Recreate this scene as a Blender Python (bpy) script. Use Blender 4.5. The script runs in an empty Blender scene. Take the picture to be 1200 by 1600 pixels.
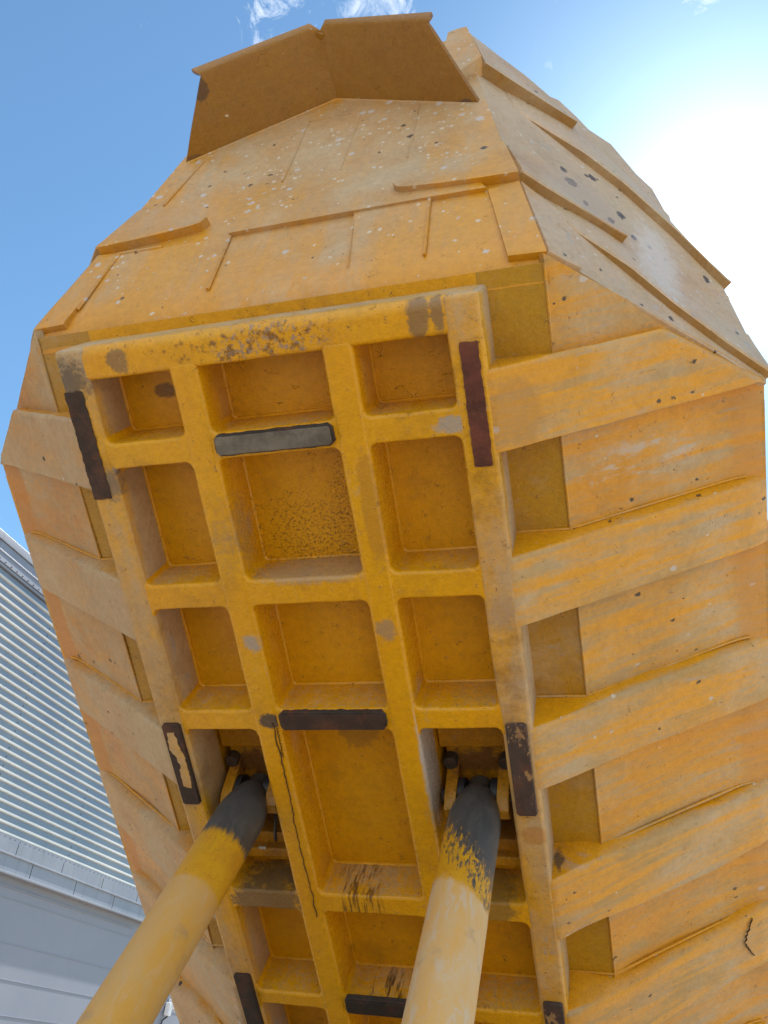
import bpy, bmesh, math, random
from mathutils import Vector, Matrix, noise
random.seed(7)
R = math.radians
scene = bpy.context.scene
col = scene.collection

# ------------------------------------------------------------------ camera
cam_d = bpy.data.cameras.new('camera'); cam = bpy.data.objects.new('camera', cam_d); col.objects.link(cam)
EYE = 1.70
CAMP = Vector((1.516, -1.834, EYE))
r_ = Vector((0.9591, 0.2673, 0.0937)).normalized()
f_ = Vector((-0.2736, 0.7909, 0.5478)); f_ = (f_ - r_*f_.dot(r_)).normalized()
u_ = r_.cross(f_)
m = Matrix((r_, u_, -f_)).transposed().to_4x4(); m.translation = CAMP
cam.matrix_world = m
cam_d.sensor_fit = 'VERTICAL'; cam_d.sensor_height = 24.0; cam_d.lens = 24.0*1342.33/1600
cam_d.clip_end = 3000; cam_d.clip_start = 0.05
scene.camera = cam

# ------------------------------------------------------------------ sky, sun, exposure
SUN_EL, SUN_AZ = R(49.6), R(10.6)          # azimuth measured from +Y towards +X
sdir = Vector((math.cos(SUN_EL)*math.sin(SUN_AZ), math.cos(SUN_EL)*math.cos(SUN_AZ), math.sin(SUN_EL)))
world = bpy.data.worlds.new('World'); scene.world = world; world.use_nodes = True
wt = world.node_tree; wt.nodes.clear(); L = wt.links.new
def wn(t, **k):
    n = wt.nodes.new(t)
    for a, b in k.items(): setattr(n, a, b)
    return n
sky = wn('ShaderNodeTexSky', sky_type='NISHITA', sun_disc=False)
sky.sun_elevation = SUN_EL; sky.sun_rotation = SUN_AZ; sky.air_density = 1.0; sky.dust_density = 0.10; sky.ozone_density = 1.6
tc = wn('ShaderNodeTexCoord')
nrm = wn('ShaderNodeVectorMath', operation='NORMALIZE'); L(tc.outputs['Generated'], nrm.inputs[0])
def wmath(op, a, b=None, c=None, clamp=False):
    n = wn('ShaderNodeMath', operation=op); n.use_clamp = clamp
    for i, x in enumerate((a, b, c)):
        if x is None: continue
        if isinstance(x, (int, float)): n.inputs[i].default_value = x
        else: L(x, n.inputs[i])
    return n.outputs[0]
def wdot(v):
    n = wn('ShaderNodeVectorMath', operation='DOT_PRODUCT'); L(nrm.outputs[0], n.inputs[0]); n.inputs[1].default_value = v
    return wmath('MAXIMUM', n.outputs['Value'], 0.0)
sd = wdot(sdir)
g1 = wmath('MULTIPLY', wmath('POWER', sd, 220.0), 4.0)
g2 = wmath('ADD', wmath('MULTIPLY', wmath('POWER', sd, 46.0), 4.3), wmath('MULTIPLY', wmath('POWER', sd, 10.0), .08))
glow = wmath('ADD', g1, g2)
# thin cloud wisps, plus an unseen bright bank added behind the camera as fill
cn = wn('ShaderNodeTexNoise'); cn.inputs['Scale'].default_value = 24; cn.inputs['Detail'].default_value = 12; cn.inputs['Roughness'].default_value = 0.72
cn.inputs['Distortion'].default_value = 0.9
L(nrm.outputs[0], cn.inputs['Vector'])
cl = None
for v, p, s in (((-0.3042, 0.3775, 0.8746), 650, .8), ((-0.200, 0.398, 0.8950), 800, 1.0), ((0.1008, 0.4455, 0.8900), 3000, .95),
                ((-0.0439, 0.486, 0.8729), 12000, .8), ((0.16, 0.62, 0.77), 60, .3), ((-0.62, 0.62, 0.48), 500, .5), ((0.1,-0.75,0.65), 2.0, 1.8), ((-0.6,-0.3,0.7), 15, .6)):
    q = Vector(v).normalized()
    k = wmath('MULTIPLY', wmath('POWER', wdot(q), p), s)
    cl = k if cl is None else wmath('MAXIMUM', cl, k)
thr = wmath('SUBTRACT', wmath('ADD', cn.outputs['Fac'], wmath('MULTIPLY', cl, 0.28)), 0.68)
cmask = wmath('MULTIPLY', wmath('MULTIPLY', thr, 3.6, clamp=True), wmath('MULTIPLY', cl, 2.2, clamp=True), clamp=True)
SKY_S = 0.092
haz = wn('ShaderNodeMix', data_type='RGBA'); haz.blend_type = 'ADD'; haz.inputs['Factor'].default_value = 1.0
glc = wn('ShaderNodeVectorMath', operation='SCALE'); glc.inputs[0].default_value = (.80, 1.0, 1.02); L(glow, glc.inputs['Scale'])
tint = wn('ShaderNodeVectorMath', operation='MULTIPLY'); L(sky.outputs[0], tint.inputs[0]); tint.inputs[1].default_value = (.84, 1.08, 1.10); L(tint.outputs[0], haz.inputs['A']); L(glc.outputs[0], haz.inputs['B'])
cmx = wn('ShaderNodeMix', data_type='RGBA'); L(cmask, cmx.inputs['Factor']); L(haz.outputs['Result'], cmx.inputs['A'])
cmx.inputs['B'].default_value = (7.5, 7.9, 8.3, 1)
bg = wn('ShaderNodeBackground'); bg.inputs['Strength'].default_value = SKY_S
L(cmx.outputs['Result'], bg.inputs['Color'])
wo = wn('ShaderNodeOutputWorld'); L(bg.outputs[0], wo.inputs['Surface'])

sun_d = bpy.data.lights.new('sun', 'SUN'); sun = bpy.data.objects.new('sun', sun_d); col.objects.link(sun)
sun_d.energy = 4.6; sun_d.angle = R(0.5); sun_d.color = (1.0, 0.95, 0.88)
sun.rotation_euler = (-sdir).to_track_quat('-Z', 'Y').to_euler(); sun.location = (0, 0, 40)
vs = scene.view_settings
vs.view_transform = 'Standard'; vs.look = 'None'; vs.gamma = 1.0; vs.use_curve_mapping = False; vs.exposure = 1.03

# ------------------------------------------------------------------ material helpers
class NT:
    def __init__(s, name):
        s.m = bpy.data.materials.new(name); s.m.use_nodes = True; s.t = s.m.node_tree; s.t.nodes.clear()
        s.out = s.n('ShaderNodeOutputMaterial'); s.p = s.n('ShaderNodeBsdfPrincipled'); s.L(s.p.outputs[0], s.out.inputs[0])
        s.co = s.n('ShaderNodeTexCoord').outputs['Object']
    def n(s, t, **k):
        n = s.t.nodes.new(t)
        for a, b in k.items(): setattr(n, a, b)
        return n
    def L(s, a, b): s.t.links.new(a, b)
    def math(s, op, a, b=None, c=None, clamp=False):
        n = s.n('ShaderNodeMath', operation=op); n.use_clamp = clamp
        for i, x in enumerate((a, b, c)):
            if x is None: continue
            if isinstance(x, (int, float)): n.inputs[i].default_value = x
            else: s.L(x, n.inputs[i])
        return n.outputs[0]
    def mapped(s, sc, loc=(0, 0, 0), rot=(0, 0, 0)):
        n = s.n('ShaderNodeMapping'); n.inputs['Scale'].default_value = sc; n.inputs['Location'].default_value = loc; n.inputs['Rotation'].default_value = rot
        s.L(s.co, n.inputs[0]); return n.outputs[0]
    def noise(s, scale, detail=4, rough=.55, vec=None, dist=0.0):
        n = s.n('ShaderNodeTexNoise'); n.inputs['Scale'].default_value = scale; n.inputs['Detail'].default_value = detail
        n.inputs['Roughness'].default_value = rough; n.inputs['Distortion'].default_value = dist
        s.L(vec if vec is not None else s.co, n.inputs['Vector']); return n.outputs['Fac']
    def ramp(s, x, a, b, lo=0., hi=1.):
        n = s.n('ShaderNodeMapRange'); n.interpolation_type = 'SMOOTHSTEP'
        n.inputs[1].default_value = a; n.inputs[2].default_value = b; n.inputs[3].default_value = lo; n.inputs[4].default_value = hi
        s.L(x, n.inputs[0]); return n.outputs[0]
    def mix(s, f, a, b):
        n = s.n('ShaderNodeMix', data_type='RGBA')
        if isinstance(f, (int, float)): n.inputs['Factor'].default_value = f
        else: s.L(f, n.inputs['Factor'])
        for x, k in ((a, 'A'), (b, 'B')):
            if isinstance(x, tuple): n.inputs[k].default_value = (*x[:3], 1)
            else: s.L(x, n.inputs[k])
        return n.outputs['Result']
    def voro(s, scale, vec=None, feature='F1', rnd=1.0):
        n = s.n('ShaderNodeTexVoronoi', feature=feature); n.inputs['Scale'].default_value = scale; n.inputs['Randomness'].default_value = rnd
        s.L(vec if vec is not None else s.co, n.inputs['Vector']); return n
    def blob(s, c, r, edge=.35, wob=.55, nz=None):
        """soft irregular patch at centre c with radii r (object space)"""
        n = s.n('ShaderNodeMapping', vector_type='POINT')
        n.inputs['Scale'].default_value = (1/r[0], 1/r[1], 1/r[2]); n.inputs['Location'].default_value = (-c[0]/r[0], -c[1]/r[1], -c[2]/r[2])
        s.L(s.co, n.inputs[0])
        l = s.n('ShaderNodeVectorMath', operation='LENGTH'); s.L(n.outputs[0], l.inputs[0])
        d = s.math('ADD', l.outputs['Value'], s.math('MULTIPLY', s.math('SUBTRACT', nz, .5), wob*3.4))
        return s.ramp(d, 1+edge*.3, 1-edge*.7)

YEL = (0.70, 0.355, 0.002); YEL2 = (0.63, 0.29, 0.002); YORG = (0.58, 0.215, 0.008)
DUST = (0.40, 0.27, 0.115); DUSTP = (0.46, 0.36, 0.235); GREY = (0.33, 0.31, 0.30)
RUST = (0.085, 0.028, 0.016); STEEL = (0.085, 0.08, 0.075); BLACK = (0.018, 0.016, 0.014)

def paint(name, dust=.3, streak=(1, 1, 1), streak_amt=.3, spots=0., dark=.3, flakes=.4, base=YEL, base2=YEL2, dustc=DUST, rough=(.27, .72),
          grey=0., up_dust=.8, stains=(), zone=None, scratches=0., bump=.25, worn=0., spec=.5, chips=None):
    s = NT(name)
    big = s.noise(1.3, 5, .6); mid = s.noise(6.5, 6, .65, dist=.4); fine = s.noise(55, 5, .7); grain = s.noise(190, 3, .6)
    st = s.noise(4.5, 8, .72, vec=s.mapped(streak, rot=(0, 0, 0)), dist=.25)
    c = s.mix(s.ramp(big, .3, .7), base, base2)
    # dust: film gathered in patches and streaks, more where the metal faces the sky
    geo = s.n('ShaderNodeNewGeometry'); sep = s.n('ShaderNodeSeparateXYZ'); s.L(geo.outputs['Normal'], sep.inputs[0])
    up = s.ramp(sep.outputs['Z'], .15, .75, 0, up_dust)
    a = s.math('ADD', s.math('MULTIPLY', s.math('SUBTRACT', big, .5), 1.5), s.math('MULTIPLY', s.math('SUBTRACT', mid, .5), .45))
    a = s.math('ADD', a, s.math('MULTIPLY', s.math('SUBTRACT', st, .5), streak_amt*4.0))
    a = s.math('ADD', a, s.math('MULTIPLY', s.math('SUBTRACT', fine, .5), .55))
    a = s.math('ADD', a, dust)
    if zone is not None: a = s.math('ADD', a, zone(s))
    a = s.math('ADD', a, s.math('MULTIPLY', up, s.ramp(fine, .2, .75, .35, 1.1)))
    dm = s.ramp(a, 0.02, .9)
    dcol = s.mix(s.ramp(s.noise(2.4, 5, .6), .35, .7), dustc, DUSTP)
    c = s.mix(s.math('MULTIPLY', dm, .93), c, dcol)
    dk = s.math('MULTIPLY', s.ramp(s.noise(2.7, 6, .7, vec=s.mapped((1, 1, 1), (3, 7, 1))), .5, .78), dark*.8)
    c = s.mix(dk, c, (.20, .09, .022))
    hv = s.n('ShaderNodeHueSaturation'); hv.inputs['Saturation'].default_value = 1.0
    s.L(s.math('ADD', s.ramp(s.noise(26, 8, .8, vec=s.mapped((1, 1, 1), (6, 6, 6))), .3, .7, .88, 1.09), s.math('MULTIPLY', s.math('SUBTRACT', big, .5), .35)), hv.inputs['Value']); s.L(c, hv.inputs['Color']); c = hv.outputs['Color']
    # fine dark grit
    gr = s.math('MULTIPLY', s.ramp(s.noise(95, 3, .6, vec=s.mapped((1, 1, 1), (5, 1, 2))), .66, .74), s.ramp(s.noise(4, 3, .6, vec=s.mapped((1, 1, 1), (1, 5, 2))), .45, .68, 0, dark*1.5+.15))
    c = s.mix(gr, c, (.10, .055, .02))
    h = s.math('ADD', s.math('MULTIPLY', mid, .50), s.math('MULTIPLY', fine, .26)); h = s.math('ADD', h, s.math('MULTIPLY', grain, .09)); h = s.math('ADD', h, s.math('MULTIPLY', big, 1.2))
    if grey:
        gm = s.math('MULTIPLY', s.ramp(s.noise(5, 7, .72, vec=s.mapped(tuple(0.4+0.6*x for x in streak), (9, 2, 4)), dist=.5), .60, .68), grey)
        c = s.mix(gm, c, GREY)
    if flakes:
        rdg = s.math('ABSOLUTE', s.math('SUBTRACT', s.noise(15, 2.5, .6, dist=.9), .5))
        ln = s.ramp(rdg, .011, .002); e = rdg
        msk = s.ramp(s.noise(17, 4, .6, vec=s.mapped((1, 1, 1), (2, 2, 9))), .62-.09*flakes, .65-.09*flakes)
        fl = s.math('MULTIPLY', ln, msk)
        c = s.mix(s.math('MULTIPLY', fl, .75), c, (.13, .06, .018))
        h = s.math('ADD', h, s.math('MULTIPLY', s.math('MULTIPLY', s.ramp(e, .03, .0), msk), .35))
    if spots:
        for k, (sc, colr, t0, seed, amt) in enumerate(((20, (.50, .45, .42), .38, 3, .9), (40, (.58, .50, .40), .40, 8, .9), (19, (.035, .03, .025), .27, 5, .9))):
            v = s.voro(sc, s.mapped((1.0, 1.5, .8), (seed, seed*2, 1)))
            sepc = s.n('ShaderNodeSeparateColor'); s.L(v.outputs['Color'], sepc.inputs[0])
            dens = s.math('MULTIPLY', s.ramp(s.noise(2.6, 4, .65, vec=s.mapped((1, 1, 1), (seed, 0, 0))), .40, .64, 0, .62), .95*(spots*1.25 if k < 2 else (chips if chips is not None else .62*spots)))
            if zone is not None and k < 2: dens = s.math('MULTIPLY', dens, s.ramp(zone(s), -.1, .5, .5, 1.3))
            pick = s.math('LESS_THAN', sepc.outputs[0], dens)
            rad = s.math('MULTIPLY', s.math('POWER', sepc.outputs[1], 1.9), t0*1.35)
            dd = s.math('ADD', v.outputs['Distance'], s.math('MULTIPLY', s.math('SUBTRACT', s.noise(70, 4, .8), .5), .85))
            inside = s.math('LESS_THAN', dd, rad)
            mk = s.math('MULTIPLY', s.math('MULTIPLY', pick, inside), amt)
            c = s.mix(mk, c, colr)
            h = s.math('SUBTRACT', h, s.math('MULTIPLY', mk, .12))
    if scratches:
        v = s.noise(7, 6, .75, vec=s.mapped(tuple(x for x in streak), (4, 4, 4), rot=(.2, .15, .1)), dist=1.2)
        sc = s.math('MULTIPLY', s.ramp(v, .665, .70), s.ramp(s.noise(3.5, 2, vec=s.mapped((1, 1, 1), (0, 8, 8))), .5, .6, 0, scratches))
        c = s.mix(sc, c, (.09, .06, .04))
    nz = s.math('ADD', s.math('MULTIPLY', s.noise(9, 6, .7, dist=.3), .45), s.math('MULTIPLY', s.noise(34, 6, .75), .55))
    for it in stains:
        cc, rr, colr, amt = it[:4]; w = it[4] if len(it) > 4 else .55; ed = it[5] if len(it) > 5 else .35
        mk = s.math('MULTIPLY', s.blob(cc, rr, ed, w, nz), amt)
        if len(it) > 6:
            mk = s.math('MULTIPLY', mk, s.ramp(s.noise(3, 6, .7, vec=s.mapped(it[6], (cc[0], 3, 1))), .50, .60))
        c = s.mix(mk, c, colr)
    s.L(c, s.p.inputs['Base Color'])
    rg = s.math('ADD', s.math('MULTIPLY', dm, rough[1]-rough[0]), rough[0]); rg = s.math('ADD', rg, s.math('MULTIPLY', s.math('SUBTRACT', fine, .5), .25), clamp=True)
    s.L(rg, s.p.inputs['Roughness'])
    s.p.inputs['Specular IOR Level'].default_value = spec
    b = s.n('ShaderNodeBump'); b.inputs['Strength'].default_value = min(1, bump*.95); b.inputs['Distance'].default_value = .028
    s.L(h, b.inputs['Height']); s.L(b.outputs[0], s.p.inputs['Normal'])
    return s.m

def zone_front(s):     # more spatter towards the upper middle of the headboard
    n = s.n('ShaderNodeMapping'); n.inputs['Scale'].default_value = (1/.9, 1/.9, 1/.9); n.inputs['Location'].default_value = (-.28/.9, .1/.9, -1.25/.9)
    s.L(s.co, n.inputs[0]); l = s.n('ShaderNodeVectorMath', operation='LENGTH'); s.L(n.outputs[0], l.inputs[0])
    sp = s.n('ShaderNodeSeparateXYZ'); s.L(s.co, sp.inputs[0])
    return s.math('ADD', s.ramp(l.outputs['Value'], 1.1, .2, 0, .45), s.math('ADD', s.ramp(sp.outputs['Z'], .30, .62, -.32, 0), s.ramp(sp.outputs['Z'], 1.0, 1.6, 0, .15)))
def zone_deep(s):      # mixes in more of the dust tone with depth into the bays
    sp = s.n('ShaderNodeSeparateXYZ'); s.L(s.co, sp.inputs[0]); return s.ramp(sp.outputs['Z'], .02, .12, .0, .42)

MAT = {}
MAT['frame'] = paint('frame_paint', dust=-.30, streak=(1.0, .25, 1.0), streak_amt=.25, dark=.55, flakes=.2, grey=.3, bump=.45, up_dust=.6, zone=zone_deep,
    stains=(((-.35, 2.165, 0), (.05, .05, .05), GREY, .8, 1.2, .6), ((.366, 2.118, 0), (.05, .06, .05), (.30, .21, .14), .7, .9, .5),
            ((.40, 1.50, 0), (.05, .3, .05), (.30, .14, .03), .4), ((-.34, 2.62, 0), (.07, .045, .05), (.05, .045, .05), .9, .5),
            ((-.36, 1.6, .1), (.12, .22, .12), (.22, .17, .13), .55, 1.0, .9), ((.437, 2.9, .10), (.02, .40, .22), (.40, .40, .41), .85, .7, .8)))
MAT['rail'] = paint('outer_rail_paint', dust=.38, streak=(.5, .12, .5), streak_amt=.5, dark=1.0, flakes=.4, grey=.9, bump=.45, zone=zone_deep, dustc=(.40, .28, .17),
    stains=(((-.95, .76, 0), (.10, .13, .08), (.07, .06, .055), .8, 1.0, .8), ((-.88, 1.28, 0), (.05, .09, .1), (.13, .12, .12), .7, 1.1, .7),
            ((.93, 2.05, 0), (.08, .10, .06), (.30, .22, .17), .5, 1.0, .8),
            ((.94, 3.30, 0), (.07, .06, .05), (.45, .2, .04), .7)))
MAT['toprail'] = paint('top_rail_paint', dust=-.05, streak=(1.2, .1, .3), streak_amt=.3, dark=.7, flakes=.25, grey=.55, bump=.5, up_dust=1.0,
    stains=(((.0, .69, 0), (.42, .08, .1), RUST, .75, 1.0, .5, (7, 7, 7)), ((.05, .70, 0), (.30, .08, .1), (.25,.2,.19), .8, 1.0, .5, (13, 13, 9)), ((.74, .69, 0), (.05, .1, .1), (.12, .09, .07), .7, .7),
            ((.82, .69, 0), (.03, .1, .1), (.12, .09, .07), .7, .7), ((-.68, .70, 0), (.06, .06, .06), (.14, .10, .07), .7, .7)))
MAT['cross'] = paint('cross_beam_paint', dust=-.30, streak=(1, .3, .3), streak_amt=.25, dark=.55, flakes=.15, grey=.2, bump=.5, up_dust=.9,
    stains=(((.83, 1.15, 0), (.09, .04, .08), GREY, .8, 1.0, .5), ((-.08, 3.80, 0.05), (.17, .14, .3), (.09, .035, .012), .9, .5, .9, (7, .5, 1.2)),
            ((-.0, 4.56, .05), (.24, .12, .3), (.05, .022, .01), .95, .5, .9, (6, .5, 1.0)), ((-.62, 3.82, .05), (.25, .12, .3), (.07, .055, .045), .75, .7),
            ((.05, 1.83, .12), (.35, .05, .16), (.35, .27, .2), .6), ((-.86, 1.24, .0), (.06, .05, .06), (.12, .12, .14), .8), ((.66, 3.80, .1), (.15, .12, .3), (.10, .07, .04), .6)))
MAT['floor'] = paint('floor_paint', dust=-.42, streak=(1, 1, 1), streak_amt=.15, dark=.5, flakes=.45, base=(.72, .365, .001), base2=(.62, .30, .001), bump=.45, up_dust=.3, rough=(.30, .65),
    stains=(((0, 1.70, .26), (.36, .24, .1), (.14, .05, .01), .75, 1.0, .8, (22, 22, 9)), ((.22, 1.55, .26), (.12, .34, .1), (.14, .05, .01), .7, 1.0, .7, (26, 26, 9)), ((.72, 3.4, .4), (.2, .3, .3), (.03, .02, .015), .8, .8), ((-.56, 3.4, .4), (.2, .3, .3), (.03, .02, .015), .8, .8),  # black hoist-bay blobs: grease together with the bays' shadow, put into the colour
            ((-.62, .90, .26), (.07, .04, .1), (.12, .06, .02), .8), ((.02, 2.85, .26), (.12, .12, .1), (.20, .11, .03), .5)))
MAT['floorouter_shaded'] = paint('outer_floor_paint_shaded', dust=.12, streak=(.6, 1.2, 1), streak_amt=.3, dark=.45, flakes=.3, grey=.3, bump=.35, base=(.46, .25, .008), base2=(.40, .20, .008), dustc=(.32, .215, .10), up_dust=.2)  # darker floor paint: dust plus the recess shade put into the colour
MAT['side'] = paint('side_paint', dust=.44, spots=.03, chips=.22, streak=(.22, 2.8, .3), streak_amt=.85, dark=.25, flakes=.15, grey=.45, bump=.35, up_dust=-1.5, scratches=.25, base=(.66, .30, .012),
    stains=(((1.62, 1.53, .5), (.34, .10, .3), (.46, .42, .38), .8, .8, .8, (.8, 6, 2)), ((1.03, 3.60, .16), (.035, .05, .1), (.06, .045, .04), .8, 1.0, .5), ((1.09, 1.15, .06), (.12, .16, .2), (.40, .2, .04), .5)))
MAT['sideplate'] = paint('side_plate_paint', dust=.40, spots=.03, chips=.22, streak=(.22, 2.8, .3), streak_amt=.8, dark=.35, flakes=.15, grey=.45, bump=.35, up_dust=.1, base=(.60, .26, .010),
    stains=(((1.62, 1.53, .5), (.34, .10, .3), (.46, .42, .38), .8, .8, .8, (.8, 6, 2)), ((2.1, 2.3, .8), (.09, 3, .3), (.55, .25, .05), .45, .5, .8)))
MAT['sideleft'] = paint('side_paint_dusty', dust=.85, spots=.02, chips=.25, streak=(.35, 1.4, .8), streak_amt=.5, dark=.4, flakes=.2, grey=.25, bump=.45, up_dust=-.95, scratches=.4, base=(.62, .27, .02), dustc=(.46, .31, .175))
MAT['sideplateleft'] = paint('side_plate_paint_dusty', dust=.62, spots=.02, chips=.25, streak=(.35, 1.4, .8), streak_amt=.5, dark=.45, flakes=.2, grey=.25, bump=.4, up_dust=.0, base=(.56, .23, .02), dustc=(.44, .285, .15),
    stains=(((-2.1, 2.3, .8), (.09, 3, .3), (.50, .19, .03), .6, .5),))
MAT['front'] = paint('front_wall_paint', dust=.42, streak=(1.8, .3, .3), streak_amt=.3, spots=.46, dark=.35, flakes=.12, bump=.3, zone=zone_front, up_dust=.25,
    dustc=(.45, .275, .125), base=(.62, .29, .012), base2=(.58, .25, .010), rough=(.34, .60))
WCH = [(1.309, 0.193, 1.543, 0.03), (1.35, 0.265, 1.447, 0.045), (1.451, 0.258, 1.806, 0.03), (1.536, 0.486, 1.356, 0.025), (1.589, 0.476, 1.563, 0.035), (1.833, 0.552, 2.126, 0.02), (1.721, 0.655, 1.428, 0.02), (2.017, 0.887, 1.662, 0.03), (1.764, 0.929, 0.69, 0.02), (1.416, 0.379, 1.3, 0.02), (1.642, 0.591, 1.373, 0.025), (1.388, -0.104, 2.758, 0.02), (2.175, 1.235, 1.069, 0.025)]
MAT['wing'] = paint('wing_paint', dust=.80, streak=(.5, .5, .5), streak_amt=.4, spots=.16, chips=.40, dark=.35, flakes=.25, grey=.6, bump=.35, scratches=.9, up_dust=.0,
    dustc=(.50, .375, .265), rough=(.30, .58), base=(.50, .26, .05), stains=tuple(((x, y, z), (r*.8, r, r*1.5), (.04, .03, .03), .9, 1.3, .15) for (x, y, z, r) in WCH) + (((1.42, .35, 1.35), (.25, .3, .30), (.40, .31, .25), .5, .9, .9), ((1.75, .75, 1.3), (.12, .5, .6), (.62, .58, .55), .6, .9, .9)), spec=.5)
MAT['lip'] = paint('ledge_paint', dust=.35, streak_amt=.1, dark=.4, flakes=0, bump=.3, base=(.34, .18, .03), base2=(.28, .14, .03), dustc=(.34, .24, .14), up_dust=.3)
MAT['visor'] = paint('deflector_paint', dust=-.10, streak=(1, .5, .5), streak_amt=.2, spots=.03, chips=.04, dark=.5, flakes=.15, bump=.3, base=(.32, .15, .009), base2=(.25, .11, .007), dustc=(.30, .19, .09), up_dust=.8,
    stains=(((-.70, -.60, 1.61), (.05, .07, .07), (.10, .05, .02), .9, .5, .2), ((-.86, -.24, 1.66), (.12, .02, .05), (.13, .07, .03), .7, .6), ((.80, -.24, 1.66), (.06, .02, .05), (.10, .06, .04), .8, .5)))
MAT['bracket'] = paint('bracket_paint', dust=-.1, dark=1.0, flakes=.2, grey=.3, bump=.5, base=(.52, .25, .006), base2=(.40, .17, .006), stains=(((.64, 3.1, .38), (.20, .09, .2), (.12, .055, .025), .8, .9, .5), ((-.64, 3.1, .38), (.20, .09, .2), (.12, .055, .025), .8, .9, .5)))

def metal(name, colr, rough=.6, var=.3, metallic=0., rustm=0., bump=.2, paintm=0., paintc=(.50, .26, .06), sc=8):
    s = NT(name); n1 = s.noise(sc, 6, .7); n2 = s.noise(60, 4, .7)
    c = s.mix(s.ramp(n1, .3, .7), tuple(x*(1-var) for x in colr), tuple(min(1, x*(1+var)) for x in colr))
    if rustm: c = s.mix(s.math('MULTIPLY', s.ramp(s.noise(5, 7, .75, vec=s.mapped((1, 1, 1), (4, 4, 1))), .48, .62), rustm), c, (.14, .045, .02))
    if paintm:
        c = s.mix(s.ramp(s.noise(14, 6, .75, vec=s.mapped((1.3, .6, 1), (8, 1, 1))), .60-.1*paintm, .62-.1*paintm, 0, .9), c, paintc)
    s.L(c, s.p.inputs['Base Color']); s.p.inputs['Metallic'].default_value = metallic
    s.L(s.math('ADD', rough-.12, s.math('MULTIPLY', n2, .25)), s.p.inputs['Roughness'])
    b = s.n('ShaderNodeBump'); b.inputs['Strength'].default_value = bump; b.inputs['Distance'].default_value = .02
    s.L(s.math('ADD', s.math('MULTIPLY', n1, .6), s.math('MULTIPLY', n2, .3)), b.inputs['Height']); s.L(b.outputs[0], s.p.inputs['Normal'])
    return s.m
MAT['padrust'] = metal('pad_rust', (.10, .024, .014), .55, .45, rustm=.7, bump=.5)
MAT['padsteel'] = metal('pad_worn_steel', (.15, .135, .115), .5, .35, metallic=.25, bump=.4)
MAT['padborder'] = metal('pad_border', (.035, .028, .025), .7, .3, rustm=.6, bump=.7)
MAT['paddark'] = metal('pad_dark_steel', (.040, .022, .017), .72, .3, rustm=.5, bump=.5)
MAT['padflaked'] = metal('pad_flaked', (.055, .035, .03), .6, .3, rustm=.6, bump=.5, paintm=.45, paintc=(.33, .19, .08))
MAT['padblack'] = metal('pad_black', (.022, .017, .014), .6, .3, rustm=.3, bump=.5)
MAT['bolt'] = metal('bolt_steel', (.04, .035, .03), .6, .3, rustm=.4)
MAT['hose'] = metal('hose_rubber', (.02, .022, .028), .5, .2)
MAT['crack'] = metal('crack_dark', (.07, .03, .010), .9, .2)
MAT['tag'] = metal('tag_white', (.45, .48, .5), .6, .1)

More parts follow.
